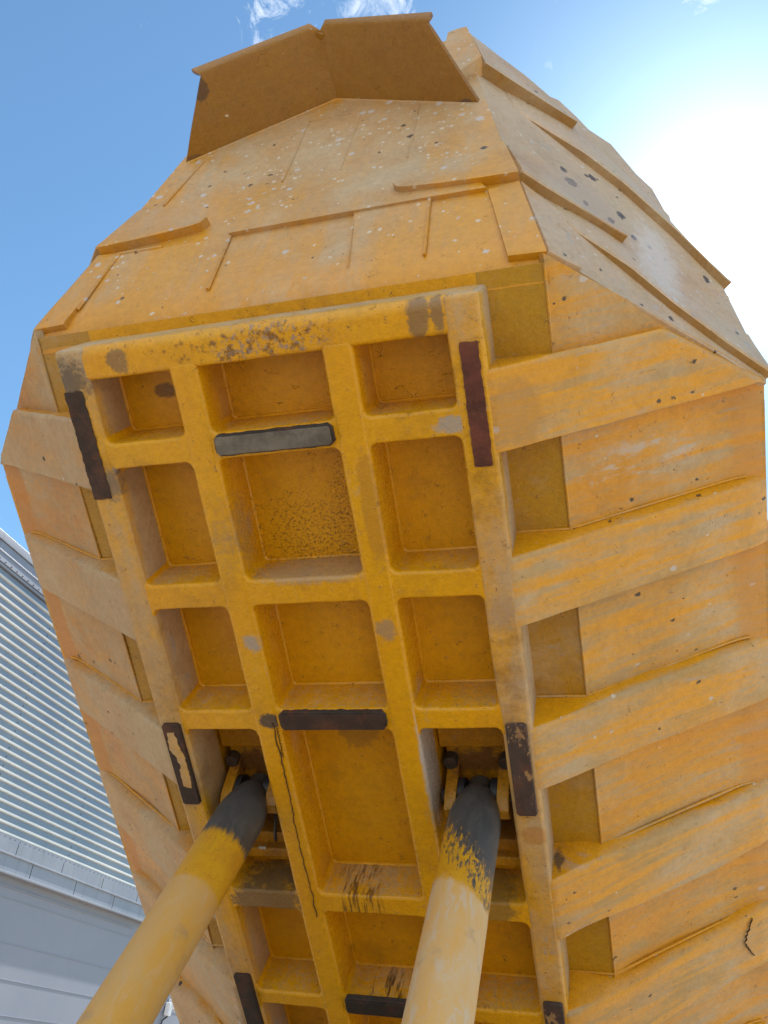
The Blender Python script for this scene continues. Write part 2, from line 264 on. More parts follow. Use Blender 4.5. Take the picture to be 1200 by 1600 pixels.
def cyl_mat(name, dark_to, yel_to, slant, chip, b1=(.60, .42, .22), b2=(.64, .36, .10), scuff=.5):
    """rod paint: bare dark steel near the eye, a yellow band, then dusty buff paint"""
    s = NT(name); sp = s.n('ShaderNodeSeparateXYZ'); s.L(s.co, sp.inputs[0])
    z = s.math('MULTIPLY', sp.outputs['Z'], -1.0)
    sl = s.math('MULTIPLY', s.math('SUBTRACT', sp.outputs['X'], .65 if slant > .5 else -.65), -slant)
    nb = s.noise(7, 7, .75, vec=s.mapped((1.6, 1.6, .7)), dist=.5); nf = s.noise(38, 6, .75, vec=s.mapped((1.6, 1.6, .35), (1, 2, 3), rot=(.1, .25, 0)), dist=.6)
    nn = s.noise(90, 3, .6)
    zz = s.math('ADD', z, s.math('MULTIPLY', s.math('SUBTRACT', nb, .5), .14*chip+.05)); zz = s.math('ADD', zz, s.math('MULTIPLY', sl, .4))
    zd = s.math('ADD', s.math('ADD', zz, s.math('MULTIPLY', sl, .6)), s.math('MULTIPLY', s.math('SUBTRACT', nf, .5), .55*chip+.08))
    grey = s.mix(s.ramp(nb, .3, .7), (.050, .050, .052), (.085, .084, .082))
    yel = s.mix(s.ramp(nb, .3, .7), (.62, .33, .010), (.55, .25, .008))
    yel = s.mix(s.math('MULTIPLY', s.ramp(nn, .6, .68), .5), yel, (.12, .07, .03))
    buff = s.mix(s.ramp(s.noise(3, 7, .7, vec=s.mapped((1.5, 1.5, .6), (7, 1, 1))), .32, .66), b1, b2)
    buff = s.mix(s.math('MULTIPLY', s.ramp(s.noise(9, 7, .75, vec=s.mapped((2, 2, .6), (3, 3, 3), rot=(.3, .2, 0)), dist=.8), .50, .62), scuff), buff, (.52, .47, .40))
    buff = s.mix(s.math('MULTIPLY', s.ramp(s.noise(5, 4, .6, vec=s.mapped((1, 1, 1), (13, 3, 3))), .58, .75), .6), buff, (.30, .21, .13))
    c = s.mix(s.ramp(zd, dark_to-.03, dark_to+.03), grey, yel)
    spk = s.math('MULTIPLY', s.ramp(s.noise(34, 6, .75, vec=s.mapped((1.5, 1.5, .6), (2, 9, 1))), .50, .54), s.ramp(s.math('ABSOLUTE', s.math('SUBTRACT', zd, dark_to+.07)), .16, .02, 0, chip))
    c = s.mix(spk, c, grey)
    c = s.mix(s.ramp(zz, yel_to-.02, yel_to+.02), c, buff)
    s.L(c, s.p.inputs['Base Color'])
    s.L(s.math('ADD', s.ramp(zz, yel_to-.1, yel_to+.1, .36, .55), s.math('MULTIPLY', nn, .12)), s.p.inputs['Roughness'])
    b = s.n('ShaderNodeBump'); b.inputs['Strength'].default_value = .4; b.inputs['Distance'].default_value = .012
    h = s.math('ADD', s.math('MULTIPLY', nb, .6), s.math('MULTIPLY', nn, .25)); h = s.math('ADD', h, s.math('MULTIPLY', s.ramp(zd, dark_to-.01, dark_to+.01), .5))
    s.L(h, b.inputs['Height']); s.L(b.outputs[0], s.p.inputs['Normal'])
    return s.m

# ------------------------------------------------------------------ mesh helpers (truck coordinates: u right, v down the floor, w out of the floor towards the viewer)
TH = R(36); BODY = Matrix.Translation((0, 0, EYE+3.02)) @ Matrix.Rotation(-TH, 4, 'X')
truck = bpy.data.objects.new('dump_truck', None); col.objects.link(truck)
truck.location = (0, 2.0, 0)
truck['label'] = 'yellow mining dump truck with its empty body raised on two hoist cylinders, seen from underneath'
truck['category'] = 'dump truck'
LOC = Matrix.Translation((0, -2.0, 0)) @ BODY
def P(u, v, w): return Vector((u, v, -w))

def finish(bm, name, mat, parent=None, label=None, smooth=35, top=False, recalc=True):
    if recalc: bmesh.ops.recalc_face_normals(bm, faces=bm.faces[:])
    me = bpy.data.meshes.new(name); bm.to_mesh(me); bm.free()
    for p in me.polygons: p.use_smooth = True
    me.set_sharp_from_angle(angle=R(smooth))
    o = bpy.data.objects.new(name, me); col.objects.link(o)
    for mm in (mat if isinstance(mat, (list, tuple)) else [mat]): me.materials.append(mm)
    if not top:
        if parent is None or parent is truck: o.parent = truck; o.matrix_local = LOC
        else: o.parent = parent
    if len(me.polygons) > 5:
        wm = o.modifiers.new('weighted_normals', 'WEIGHTED_NORMAL'); wm.keep_sharp = True; wm.weight = 50
    if label: o['label'] = label
    return o

def prism(bm, pts_front, pts_back, mat=0):
    a = [bm.verts.new(p) for p in pts_front]; b = [bm.verts.new(p) for p in pts_back]
    n = len(a); fs = [bm.faces.new(a), bm.faces.new(list(reversed(b)))]
    for i in range(n): fs.append(bm.faces.new((a[i], b[i], b[(i+1) % n], a[(i+1) % n])))
    for f in fs: f.material_index = mat
    return a, b, fs
def bevel(bm, edges, off, seg=3, profile=.5):
    bmesh.ops.bevel(bm, geom=list(edges), offset=off, segments=seg, profile=profile, affect='EDGES', clamp_overlap=True)
def sharp_edges(bm, ang=30):
    return [e for e in bm.edges if len(e.link_faces) == 2 and e.calc_face_angle(0) > R(ang)]
def box(bm, u0, u1, v0, v1, w0, w1, bev=0, seg=3):
    """separate bevelled box, merged into bm"""
    t = bmesh.new(); q = [(u0, v0), (u1, v0), (u1, v1), (u0, v1)]
    prism(t, [P(u, v, w1) for u, v in q], [P(u, v, w0) for u, v in q]); bmesh.ops.recalc_face_normals(t, faces=t.faces[:])
    if bev: bevel(t, t.edges[:], bev, seg)
    merge(bm, t)
def merge(bm, t):
    me = bpy.data.meshes.new('tmp'); t.to_mesh(me); t.free(); bm.from_mesh(me); bpy.data.meshes.remove(me)
def tube(bm, pts, r, n=8, cap=True):
    rings = []
    pts = [Vector(p) for p in pts]
    for i, p in enumerate(pts):
        d = (pts[min(i+1, len(pts)-1)]-pts[max(i-1, 0)]).normalized()
        a = d.orthogonal().normalized() if i == 0 else (a - d*a.dot(d)).normalized()
        b = d.cross(a); rr = r[i] if isinstance(r, (list, tuple)) else r
        rings.append([bm.verts.new(p+(a*math.cos(2*math.pi*k/n)+b*math.sin(2*math.pi*k/n))*rr) for k in range(n)])
    for A, B in zip(rings, rings[1:]):
        for k in range(n): bm.faces.new((A[k], A[(k+1) % n], B[(k+1) % n], B[k]))
    if cap: bm.faces.new(list(reversed(rings[0]))); bm.faces.new(rings[-1])
def nz(x, y, z): return noise.noise(Vector((x, y, z)))
def rough_up(bm, amp, sc):
    for v in bm.verts:
        d = noise.noise_vector(v.co*sc); v.co += d*amp
def chop(bm, step_axis, step, lo, hi):
    k = lo+step
    while k < hi:
        co = Vector((0, 0, 0)); co[step_axis] = k; no = Vector((0, 0, 0)); no[step_axis] = 1
        bmesh.ops.bisect_plane(bm, geom=bm.verts[:]+bm.edges[:]+bm.faces[:], plane_co=co, plane_no=no); k += step

# ------------------------------------------------------------------ ground
gm = NT('dusty_ground')
c = gm.mix(gm.ramp(gm.noise(.35, 8, .6), .3, .7), (.32, .265, .20), (.42, .35, .27)); c = gm.mix(gm.ramp(gm.noise(6, 6, .7), .5, .8, 0, .5), c, (.25, .21, .16))
gm.L(c, gm.p.inputs['Base Color']); gm.p.inputs['Roughness'].default_value = .95
bb = gm.n('ShaderNodeBump'); bb.inputs['Strength'].default_value = .5; bb.inputs['Distance'].default_value = .05; gm.L(gm.noise(4, 8, .7), bb.inputs['Height']); gm.L(bb.outputs[0], gm.p.inputs['Normal'])
bm = bmesh.new()
for a in range(41):
    for b in range(41):
        x = (a-20)*30.0; y = (b-20)*30.0; bm.verts.new((x, y, -.02*(1+nz(x*.1, y*.1, 0)) if max(abs(x), abs(y)) > 60 else 0))
bm.verts.ensure_lookup_table()
for a in range(40):
    for b in range(40):
        i = a*41+b; bm.faces.new([bm.verts[k] for k in (i, i+41, i+42, i+1)])
g = finish(bm, 'ground', gm.m, top=True); g['kind'] = 'structure'

# ------------------------------------------------------------------ floor frame
A0, A1, A2, A3 = 1.0, .849, .439, .296
D = .26; VEND = 7.0
TOPV0, TOPV1 = .615, .773
def beam(u0, u1, v0, v1, mat, name='longitudinal_beam', label=None, bev=.022):
    t = bmesh.new(); q = [(u0, v0), (u1, v0), (u1, v1), (u0, v1)]
    prism(t, [P(u, v, 0) for u, v in q], [P(u, v, -D-.02) for u, v in q]); bmesh.ops.recalc_face_normals(t, faces=t.faces[:])
    es = [e for e in t.edges if all(abs(x.co.z) < 1e-5 for x in e.verts)] + [e for e in t.edges if abs(e.verts[0].co.z-e.verts[1].co.z) > .1]
    bevel(t, es, bev, 4)
    chop(t, 1, .06, v0, v1)
    for v in t.verts:
        if v.co.z < .2:
            v.co.z += .0035*nz(v.co.x*9, v.co.y*4, 1); v.co.x += .0035*nz(v.co.x*3, v.co.y*5, 7)
    return finish(t, name, mat, label=label, smooth=50)
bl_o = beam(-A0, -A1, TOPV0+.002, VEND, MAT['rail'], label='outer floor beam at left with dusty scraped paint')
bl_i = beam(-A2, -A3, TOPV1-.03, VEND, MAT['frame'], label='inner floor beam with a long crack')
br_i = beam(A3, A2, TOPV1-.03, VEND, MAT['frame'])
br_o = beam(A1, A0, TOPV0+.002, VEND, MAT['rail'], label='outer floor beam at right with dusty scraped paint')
# top cross beam with a broad rounded shoulder
t = bmesh.new(); q = [(-A0+.03, TOPV0), (A0-.03, TOPV0), (A0-.03, TOPV1), (-A0+.03, TOPV1)]
prism(t, [P(u, v, -.004) for u, v in q], [P(u, v, -D-.02) for u, v in q]); bmesh.ops.recalc_face_normals(t, faces=t.faces[:])
bevel(t, [e for e in t.edges if all(abs(x.co.z-.004) < 1e-5 and abs(x.co.y-TOPV0) < 1e-5 for x in e.verts)], .055, 6)
bevel(t, [e for e in t.edges if all(abs(x.co.z-.004) < 1e-5 and abs(x.co.y-TOPV1) < 1e-5 for x in e.verts)], .02, 4)
chop(t, 0, .06, -A0, A0)
for v in t.verts: v.co.y += .004*nz(v.co.x*4, v.co.z*3, 2); v.co.z += .003*nz(v.co.x*6, v.co.y*5, 4)
finish(t, 'cross_beam', MAT['toprail'], label='top cross beam of the floor frame with rust pits along its shoulder', smooth=50)

def cross(u0, u1, v0, v1, mat=None, dip=.0, label=None):
    """bar between two beams, ends flared by weld fillets"""
    fr = .032; e = .02
    pts = []
    def arc(cx, cy, a0, a1):
        for k in range(5):
            a = a0+(a1-a0)*k/4; pts.append((cx+fr*math.cos(a), cy+fr*math.sin(a)))
    pts.append((u0-e, v0-fr)); pts.append((u0, v0-fr)); 
    for k in range(1, 5): a = math.pi-(math.pi/2)*k/4; pts.append((u0+fr+fr*math.cos(a), v0-fr+fr*math.sin(a)))
    n0 = 10
    for k in range(1, n0): u = u0+fr+(u1-u0-2*fr)*k/n0; pts.append((u, v0+dip*math.sin(math.pi*k/n0)))
    for k in range(0, 5): a = math.pi/2-(math.pi/2)*k/4; pts.append((u1-fr+fr*math.cos(a), v0-fr+fr*math.sin(a)))
    pts.append((u1+e, v0-fr)); pts.append((u1+e, v1+fr)); 
    for k in range(0, 5): a = -(math.pi/2)*k/4; pts.append((u1-fr+fr*math.cos(a), v1+fr+fr*math.sin(a)))
    for k in range(1, n0): u = u1-fr-(u1-u0-2*fr)*k/n0; pts.append((u, v1))
    for k in range(0, 5): a = -math.pi/2-(math.pi/2)*k/4; pts.append((u0+fr+fr*math.cos(a), v1+fr+fr*math.sin(a)))
    pts.append((u0-e, v1+fr))
    t = bmesh.new(); prism(t, [P(u, v, -.004) for u, v in pts], [P(u, v, -D-.02) for u, v in pts]); bmesh.ops.recalc_face_normals(t, faces=t.faces[:])
    mid = (v0+v1)/2
    fe = [x for x in t.edges if all(abs(y.co.z-.004) < 1e-5 for y in x.verts)]
    up = [x for x in fe if sum(y.co.y for y in x.verts)/2 < mid-.01 and all(u0-.001 < y.co.x < u1+.001 for y in x.verts)]
    dn = [x for x in fe if sum(y.co.y for y in x.verts)/2 > mid+.01 and all(u0-.001 < y.co.x < u1+.001 for y in x.verts)]
    bevel(t, up, .036, 6); dn = [x for x in t.edges if x.is_valid and all(abs(y.co.z-.004) < 1e-5 for y in x.verts) and sum(y.co.y for y in x.verts)/2 > mid+.01 and all(u0-.001 < y.co.x < u1+.001 for y in x.verts)]; bevel(t, dn, .012, 3)
    for v in t.verts: v.co.y += .004*nz(v.co.x*5, v.co.z*4, v0); v.co.z += .003*nz(v.co.x*7, v.co.y*5, 4)
    return finish(t, 'cross_beam', mat or MAT['cross'], label=label, smooth=50)
ROWS = [(1.082, 1.207), (1.828, 1.963), (2.558, 2.675), (3.751, 3.875), (4.519, 4.62), (5.40, 5.52), (6.25, 6.37)]
centre = []
for v0, v1 in ROWS:
    dip = 0 if v0 < 3.6 else .012
    cross(-A1, -A2, v0, v1); centre.append(cross(-A3, A3, v0, v1)); cross(A2, A1, v0, v1)

# wear pads
def outline_pad(pts, w0, w1, mat, parent, name='wear_pad', label=None, bev=.006, jag=.0, step=.02):
    P2 = []
    for (a, b) in zip(pts, pts[1:]+pts[:1]):
        n = max(1, int(math.dist(a, b)/step))
        for k in range(n):
            f = k/n; u = a[0]+(b[0]-a[0])*f; v = a[1]+(b[1]-a[1])*f
            P2.append((u+jag*(nz(u*30, v*30, 1)+.5*nz(u*80, v*80, 3)), v+jag*.7*nz(u*30, v*30, 9)))
    t = bmesh.new(); prism(t, [P(u, v, w1) for u, v in P2], [P(u, v, w0) for u, v in P2]); bmesh.ops.recalc_face_normals(t, faces=t.faces[:])
    if bev: bevel(t, [e for e in t.edges if all(abs(y.co.z+w1) < 1e-5 for y in e.verts)], bev, 2)
    return finish(t, name, mat, parent=parent, label=label)
def rect(u0, u1, v0, v1, c=.012): return [(u0+c, v0), (u1-c, v0), (u1, v0+c), (u1, v1-c), (u1-c, v1), (u0+c, v1), (u0, v1-c), (u0, v0+c)]
outline_pad(rect(.893, .972, .812, 1.350, .003), -.03, .006, MAT['padrust'], br_o, label='long dark red rusted wear pad with jagged paint edge', jag=.006, bev=.0, step=.012)
outline_pad(rect(-.996, -.900, .812, 1.346, .003), -.03, .006, MAT['paddark'], bl_o, label='blackened rusty wear pad at the upper end of the beam', jag=.006, bev=.0, step=.012)
outline_pad(rect(.872, .974, 2.636, 3.166), -.03, .022, MAT['padflaked'], br_o, label='dark brown wear pad with flakes of tan paint')
outline_pad(rect(-.974, -.868, 2.626, 3.142), -.03, .022, MAT['paddark'], bl_o, label='dark brown wear pad with a broad strip of tan paint left on it')
outline_pad([(-.945, 2.68), (-.91, 2.67), (-.90, 2.75), (-.885, 2.82), (-.882, 2.95), (-.893, 3.03), (-.935, 3.02), (-.94, 2.95), (-.925, 2.90), (-.93, 2.83), (-.955, 2.78), (-.95, 2.73)], 0, .0245, MAT['rail'], bl_o, name='paint_patch', jag=.01, bev=0, step=.012)
outline_pad(rect(.872, .978, 4.405, 4.95), -.03, .022, MAT['padflaked'], br_o); outline_pad(rect(-.968, -.862, 4.38, 4.93), -.03, .022, MAT['padblack'], bl_o)
def centre_pad(par, u0, u1, v0, v1, w, m, lab):
    outline_pad(rect(u0, u1, v0, v1, .02), -.02, w-.012, MAT['padborder'], par, name='pad_weld', bev=.006, jag=.006)
    outline_pad(rect(u0+.009, u1-.009, v0+.008, v1-.008, .012), -.02, w, m, par, label=lab, bev=.005, jag=.002)
centre_pad(centre[0], -.288, .288, 1.088, 1.190, .030, MAT['padsteel'], 'grey worn steel wear pad in a dark weld border')
centre_pad(centre[2], -.286, .286, 2.562, 2.668, .026, MAT['paddark'], 'dark brown wear pad, greasy at its left end')
centre_pad(centre[4], -.290, .290, 4.500, 4.612, .026, MAT['padblack'], 'black oily wear pad')
# crack down the left inner beam
def ribbon(pts, wid, w, parent, seed, mat='crack', plane=None, label=None):
    t = bmesh.new(); L_ = []; n = 60; tot = len(pts)-1
    prev = None
    for k in range(n+1):
        f = k/n*tot; i = min(int(f), tot-1); g_ = f-i
        u = pts[i][0]+(pts[i+1][0]-pts[i][0])*g_; v = pts[i][1]+(pts[i+1][1]-pts[i][1])*g_
        u += .010*nz(k*.35, seed, 0)+.004*nz(k*1.3, seed, 5); wd = wid*(.35+.9*abs(nz(k*.5, seed, 3))+.3)*(1-.5*k/n)
        zf = (lambda uu: w) if plane is None else plane
        a = t.verts.new(P(u-wd, v, zf(u)+.0012)); b = t.verts.new(P(u+wd, v, zf(u)+.0012)); a2 = t.verts.new(P(u-wd, v, zf(u)-.01)); b2 = t.verts.new(P(u+wd, v, zf(u)-.01))
        if prev:
            for x, y in ((0, 1), (1, 3), (3, 2), (2, 0)): t.faces.new((prev[x], prev[y], (a, b, a2, b2)[y], (a, b, a2, b2)[x]))
        prev = (a, b, a2, b2)
    return finish(t, 'crack', MAT[mat], parent=parent, label=label)
ribbon([(-.335, 2.63), (-.331, 2.9), (-.333, 3.112), (-.343, 3.3), (-.345, 3.451), (-.338, 3.7), (-.343, 3.911)], .0032, .004, bl_i, 1.0, label='long thin crack down the beam')
ribbon([(-.315, 2.66), (-.318, 2.84)], .003, .003, bl_i, 4.0)

# ------------------------------------------------------------------ floor plate with two deeper bays for the hoist mounts
bm = bmesh.new()
us = [-1.25, -.86, -.44, -.2, .0, .2, .44, .86, 1.25]; vsn = [.565, .80, 1.1, 1.5, 1.9, 2.3, 2.62, 3.62, 3.9, 4.3, 4.6, 5.2, 5.8, 6.4, 7.2, 8.2]
grid = {}
N = 6
def fv(u, v):
    d = .004*nz(u*3, v*3, 2)+.006*nz(u*1.2, v*1.2, 5)
    return P(u, v, -D+d)
def quad_grid(bm, u0, u1, v0, v1, nu, nv, fn):
    g_ = [[bm.verts.new(fn(u0+(u1-u0)*a/nu, v0+(v1-v0)*b/nv)) for b in range(nv+1)] for a in range(nu+1)]
    for a in range(nu):
        for b in range(nv): bm.faces.new((g_[a][b], g_[a+1][b], g_[a+1][b+1], g_[a][b+1]))
for i in range(len(us)-1):
    for j in range(len(vsn)-1):
        hole = vsn[j] == 2.62 and us[i] in (-.86, .44)
        if hole: continue
        quad_grid(bm, us[i], us[i+1], vsn[j], vsn[j+1], 4, max(2, int((vsn[j+1]-vsn[j])/.1)), fv)
for s in (-1, 1):
    a, b = (.44, .86) if s > 0 else (-.86, -.44); dd = D+.26
    q = [(a, 2.62), (b, 2.62), (b, 3.62), (a, 3.62)]
    top = [bm.verts.new(P(u, v, -D)) for u, v in q]; bot = [bm.verts.new(P(u, v, -dd)) for u, v in q]
    bm.faces.new(bot)
    for k in range(4): bm.faces.new((top[k], top[(k+1) % 4], bot[(k+1) % 4], bot[k]))
bmesh.ops.remove_doubles(bm, verts=bm.verts[:], dist=1e-4)
# backing sheet so that the floor has thickness
q = [(-1.25, .565), (1.25, .565), (1.25, 8.2), (-1.25, 8.2)]
prism(bm, [P(u, v, -D-.28) for u, v in q], [P(u, v, -D-.31) for u, v in q])
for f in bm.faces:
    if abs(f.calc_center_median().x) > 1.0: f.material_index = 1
floor = finish(bm, 'floor_plate', [MAT['floor'], MAT['floorouter_shaded']], smooth=40)

rws = [(.60, TOPV1)] + ROWS
for (a0, a1) in zip(rws, rws[1:]):
    for (ua, ub) in ((-A1, -A2), (-A3, A3), (A2, A1)):
        if a0[1] > 2.6 and a0[1] < 2.8 and ua != -A3: continue
        if a0[1] > 5: continue
        va, vb = a0[1], a1[0]; c = .03; loop = []
        for cx, cy, st in ((ub-c, va+c, -90), (ub-c, vb-c, 0), (ua+c, vb-c, 90), (ua+c, va+c, 180)):
            for k in range(5): t_ = R(st+22.5*k); loop.append((cx+c*math.cos(t_), cy+c*math.sin(t_)))
        dense = []
        for p, q in zip(loop, loop[1:]+loop[:1]):
            n_ = max(1, int(math.dist(p, q)/.04))
            for k in range(n_): dense.append((p[0]+(q[0]-p[0])*k/n_, p[1]+(q[1]-p[1])*k/n_))
        dense.append(dense[0])
        bm = bmesh.new(); tube(bm, [P(u, v, -D+.004+.002*nz(u*20, v*20, 3)) for u, v in dense], [.013+.003*nz(u*25, v*25, 1) for u, v in dense], 8, cap=False)
        finish(bm, 'weld_bead', MAT['floor'], parent=floor)

# ------------------------------------------------------------------ sloping side plates and ribs
def wing_v(u, w): return (.702*u+.212*w-.4608)/.680
def sheet_w(u):
    u = abs(u)
    if u < 1.25: return -D
    if u < 2.0: return -D-.693*(u-1.25)
    return -.78-(u-2.0)*.42
RIBS = [(.947, .947, 1.301), (1.763, 1.795, 2.133), (2.655, 2.682, 3.028), (3.570, 3.602, 3.985), (4.458, 4.498, 4.90), (5.36, 5.395, 5.78), (6.26, 6.295, 6.67), (7.15, 7.19, 7.55)]
for s in (-1, 1):
    bm = bmesh.new(); rows = []
    ul = [1.25+.05*k for k in range(16)]+[2.03, 2.08, 2.13, 2.18]
    NV = 90
    for u in ul:
        w = sheet_w(u); v0 = wing_v(u, w)-.005; r = []
        for k in range(NV+1):
            v = v0+(8.2-v0)*k/NV
            amp = 1 if 1.3 < u < 2.1 else 0
            d = amp*(.010*nz(u*2.2, v*1.6, s*3)+.004*nz(u*6, v*6, s)) 
            r.append(bm.verts.new(P(s*u, v, w+d-(.012*amp if v > 3 else 0)*math.sin(math.pi*min(1, max(0, (u-1.25)/.75))))))
        rows.append(r)
    fs = []
    for a, b in zip(rows, rows[1:]):
        for k in range(NV): fs.append(bm.faces.new((a[k], a[k+1], b[k+1], b[k])))
    bmesh.ops.recalc_face_normals(bm, faces=bm.faces[:])
    if bm.faces[0].normal.z > 0: bmesh.ops.reverse_faces(bm, faces=bm.faces[:])
    bmesh.ops.solidify(bm, geom=bm.faces[:], thickness=.04)
    sp = finish(bm, 'side_plate', MAT['sideplate' if s > 0 else 'sideplateleft'], smooth=40, recalc=True)
    bm = bmesh.new()
    tube(bm, [P(s*1.25+.002*nz(k*.7, 1, s), .565+k*.07, -D+.002) for k in range(105)], .0065, 6)
    finish(bm, 'weld_bead', MAT['side'], parent=sp)
    for i, (vj, vt, vb) in enumerate(RIBS[1:]):
        bm = bmesh.new(); tube(bm, [P(s*(1.0+.06*k+.0), vj+.004*nz(k, i, s), sheet_w(1.0+.06*k)+.003) for k in range(19)], .007, 6)
        finish(bm, 'weld_bead', MAT['side'], parent=sp)

def rib(s, vj, vt, vb, idx):
    bm = bmesh.new(); K = 44; prof = []
    bend = 0 if idx < 2 else (.008, .016, .030, .036, .03, .03, .03)[min(idx-2, 6)]
    for k in range(K+1):
        u = .975+(2.18-.975)*k/K
        w = -.693*(u-1.0)-.003 if u < 2.11 else -.693*1.11-.003-(u-2.11)*1.05
        w = min(w, -.004)
        j, tt, b_ = vj, vt, vb
        if idx == 0 and u > 1.72: tt = .955+(u-1.72)*.345/.45; j = tt-.01; b_ = max(vb, tt+.01)
        elif idx == 0: tt = .947+.01*(u-1); j = tt-.004
        dv = bend*(math.sin(u*5.2+idx*1.7)*1.2+nz(u*3, idx*2, s)*.8)+.003*nz(u*8, idx, s)
        dw = bend*.7*math.sin(u*4.1+idx)+.003*nz(u*6, idx+4, s)
        if u > 2.05: dw *= (2.18-u)/.13
        if u < 1.1: dv *= max(0, (u-.97)/.13); dw *= max(0, (u-.97)/.13)
        H = b_-tt
        dep = .32
        if u > 2.12: dep = .10
        dj = max(.05, min(.26, w-sheet_w(u)+.012)); pts = [(j-.002, -dep), (j, -dj), (tt-.010, -.022), (tt-.002, -.009), (tt+.004, -.004), (tt+min(.014, H*.3), 0)]
        for q in (.25, .5, .75): pts.append((tt+H*q, .004*nz(u*4, q*3+idx, s)))
        pts += [(b_-min(.010, H*.2), 0), (b_-.003, -.003), (b_, -.011), (b_+.002, -dep)]
        prof.append([bm.verts.new(P(s*u, a+dv*(1.0 if a > tt-.02 else .8), w+b+dw)) for a, b in pts])
    for A, B in zip(prof, prof[1:]):
        n = len(A)
        for k in range(n): bm.faces.new((A[k], A[(k+1) % n], B[(k+1) % n], B[k]))
    bm.faces.new(list(reversed(prof[0]))); bm.faces.new(prof[-1])
    return finish(bm, 'side_rib', MAT['side' if s > 0 else 'sideleft'], smooth=40)
ribs = {}
for s in (-1, 1):
    for i, (vj, vt, vb) in enumerate(RIBS): ribs[(s, i)] = rib(s, vj, vt, vb, i)
ribs[(1, 0)]['label'] = 'topmost side rib at right, its upper corner cut off by the front wall'
ribs[(1, 4)]['label'] = 'buckled side rib with a crack near its outer end'
ribbon([(2.03, 4.46), (1.985, 4.62), (2.035, 4.74)], .0028, 0, ribs[(1, 4)], 7.3, plane=lambda u: -.693*(u-1)+.006)

# side walls, above the knuckle
for s in (-1, 1):
    bm = bmesh.new(); o1 = [(1.40, -.85), (8.2, -.85), (8.2, -2.3), (1.05, -2.1)]
    prism(bm, [P(s*2.18, v, w) for v, w in o1], [P(s*2.12, v, w) for v, w in o1])
    for v in (2.2, 3.6, 5.0, 6.4): box(bm, s*2.175, s*2.26, v, v+.3, -2.3, -.95, .02)
    finish(bm, 'side_wall', MAT['side'])
bm = bmesh.new(); box(bm, -2.15, 2.15, 8.1, 8.2, -1.1, -.5); finish(bm, 'rear_sill', MAT['side'])

# ------------------------------------------------------------------ front wall (headboard)
def fvv(w): return .702+.569*w
def crease(w): return 1.263+.249*(w+.294)
bm = bmesh.new(); prof = []
# fillet between the floor and the headboard, then the flat sheet
vf = fvv(-D); rad = .15
fil = [(vf+rad*.62, -D)]
for k in range(1, 8):
    t_ = k/8; a = (vf+rad*.62, -D); b = (vf, -D); c2 = (fvv(-D-rad), -D-rad)
    fil.append(((1-t_)**2*a[0]+2*t_*(1-t_)*b[0]+t_*t_*c2[0], (1-t_)**2*a[1]+2*t_*(1-t_)*b[1]+t_*t_*c2[1]))
fil.append((fvv(-D-rad), -D-rad))
w = -D-rad-.06
while w > -2.42: fil.append((fvv(w), w)); w -= .08
fil.append((fvv(-2.44), -2.44))
NU = 40
for (v, w) in fil:
    cu = crease(min(w, -.27))
    prof.append([bm.verts.new(P(cu*(2*k/NU-1), v+.004*nz(cu*(2*k/NU-1)*2, w*2, 3), w)) for k in range(NU+1)])
for A, B in zip(prof, prof[1:]):
    for k in range(NU): bm.faces.new((A[k], A[k+1], B[k+1], B[k]))
bmesh.ops.recalc_face_normals(bm, faces=bm.faces[:])
if sum(f.normal.y for f in bm.faces) > 0: bmesh.ops.reverse_faces(bm, faces=bm.faces[:])
bmesh.ops.solidify(bm, geom=bm.faces[:], thickness=.05)
front = finish(bm, 'front_wall', MAT['front'], smooth=40)
NF = Vector((0, -1, -.569)).normalized()      # outward normal in object coordinates (v, -w): plane v-.569w = c -> object (0,-1,-.569)
def FP(u, w, off=0.0): return P(u, fvv(w), w)+NF*off
NW = {1: Vector((.702, -.680, -.212)), -1: Vector((-.702, -.680, -.212))}
def WP(s, u, w, off=0.0): return P(s*u, wing_v(u, w), w)+NW[s]*off

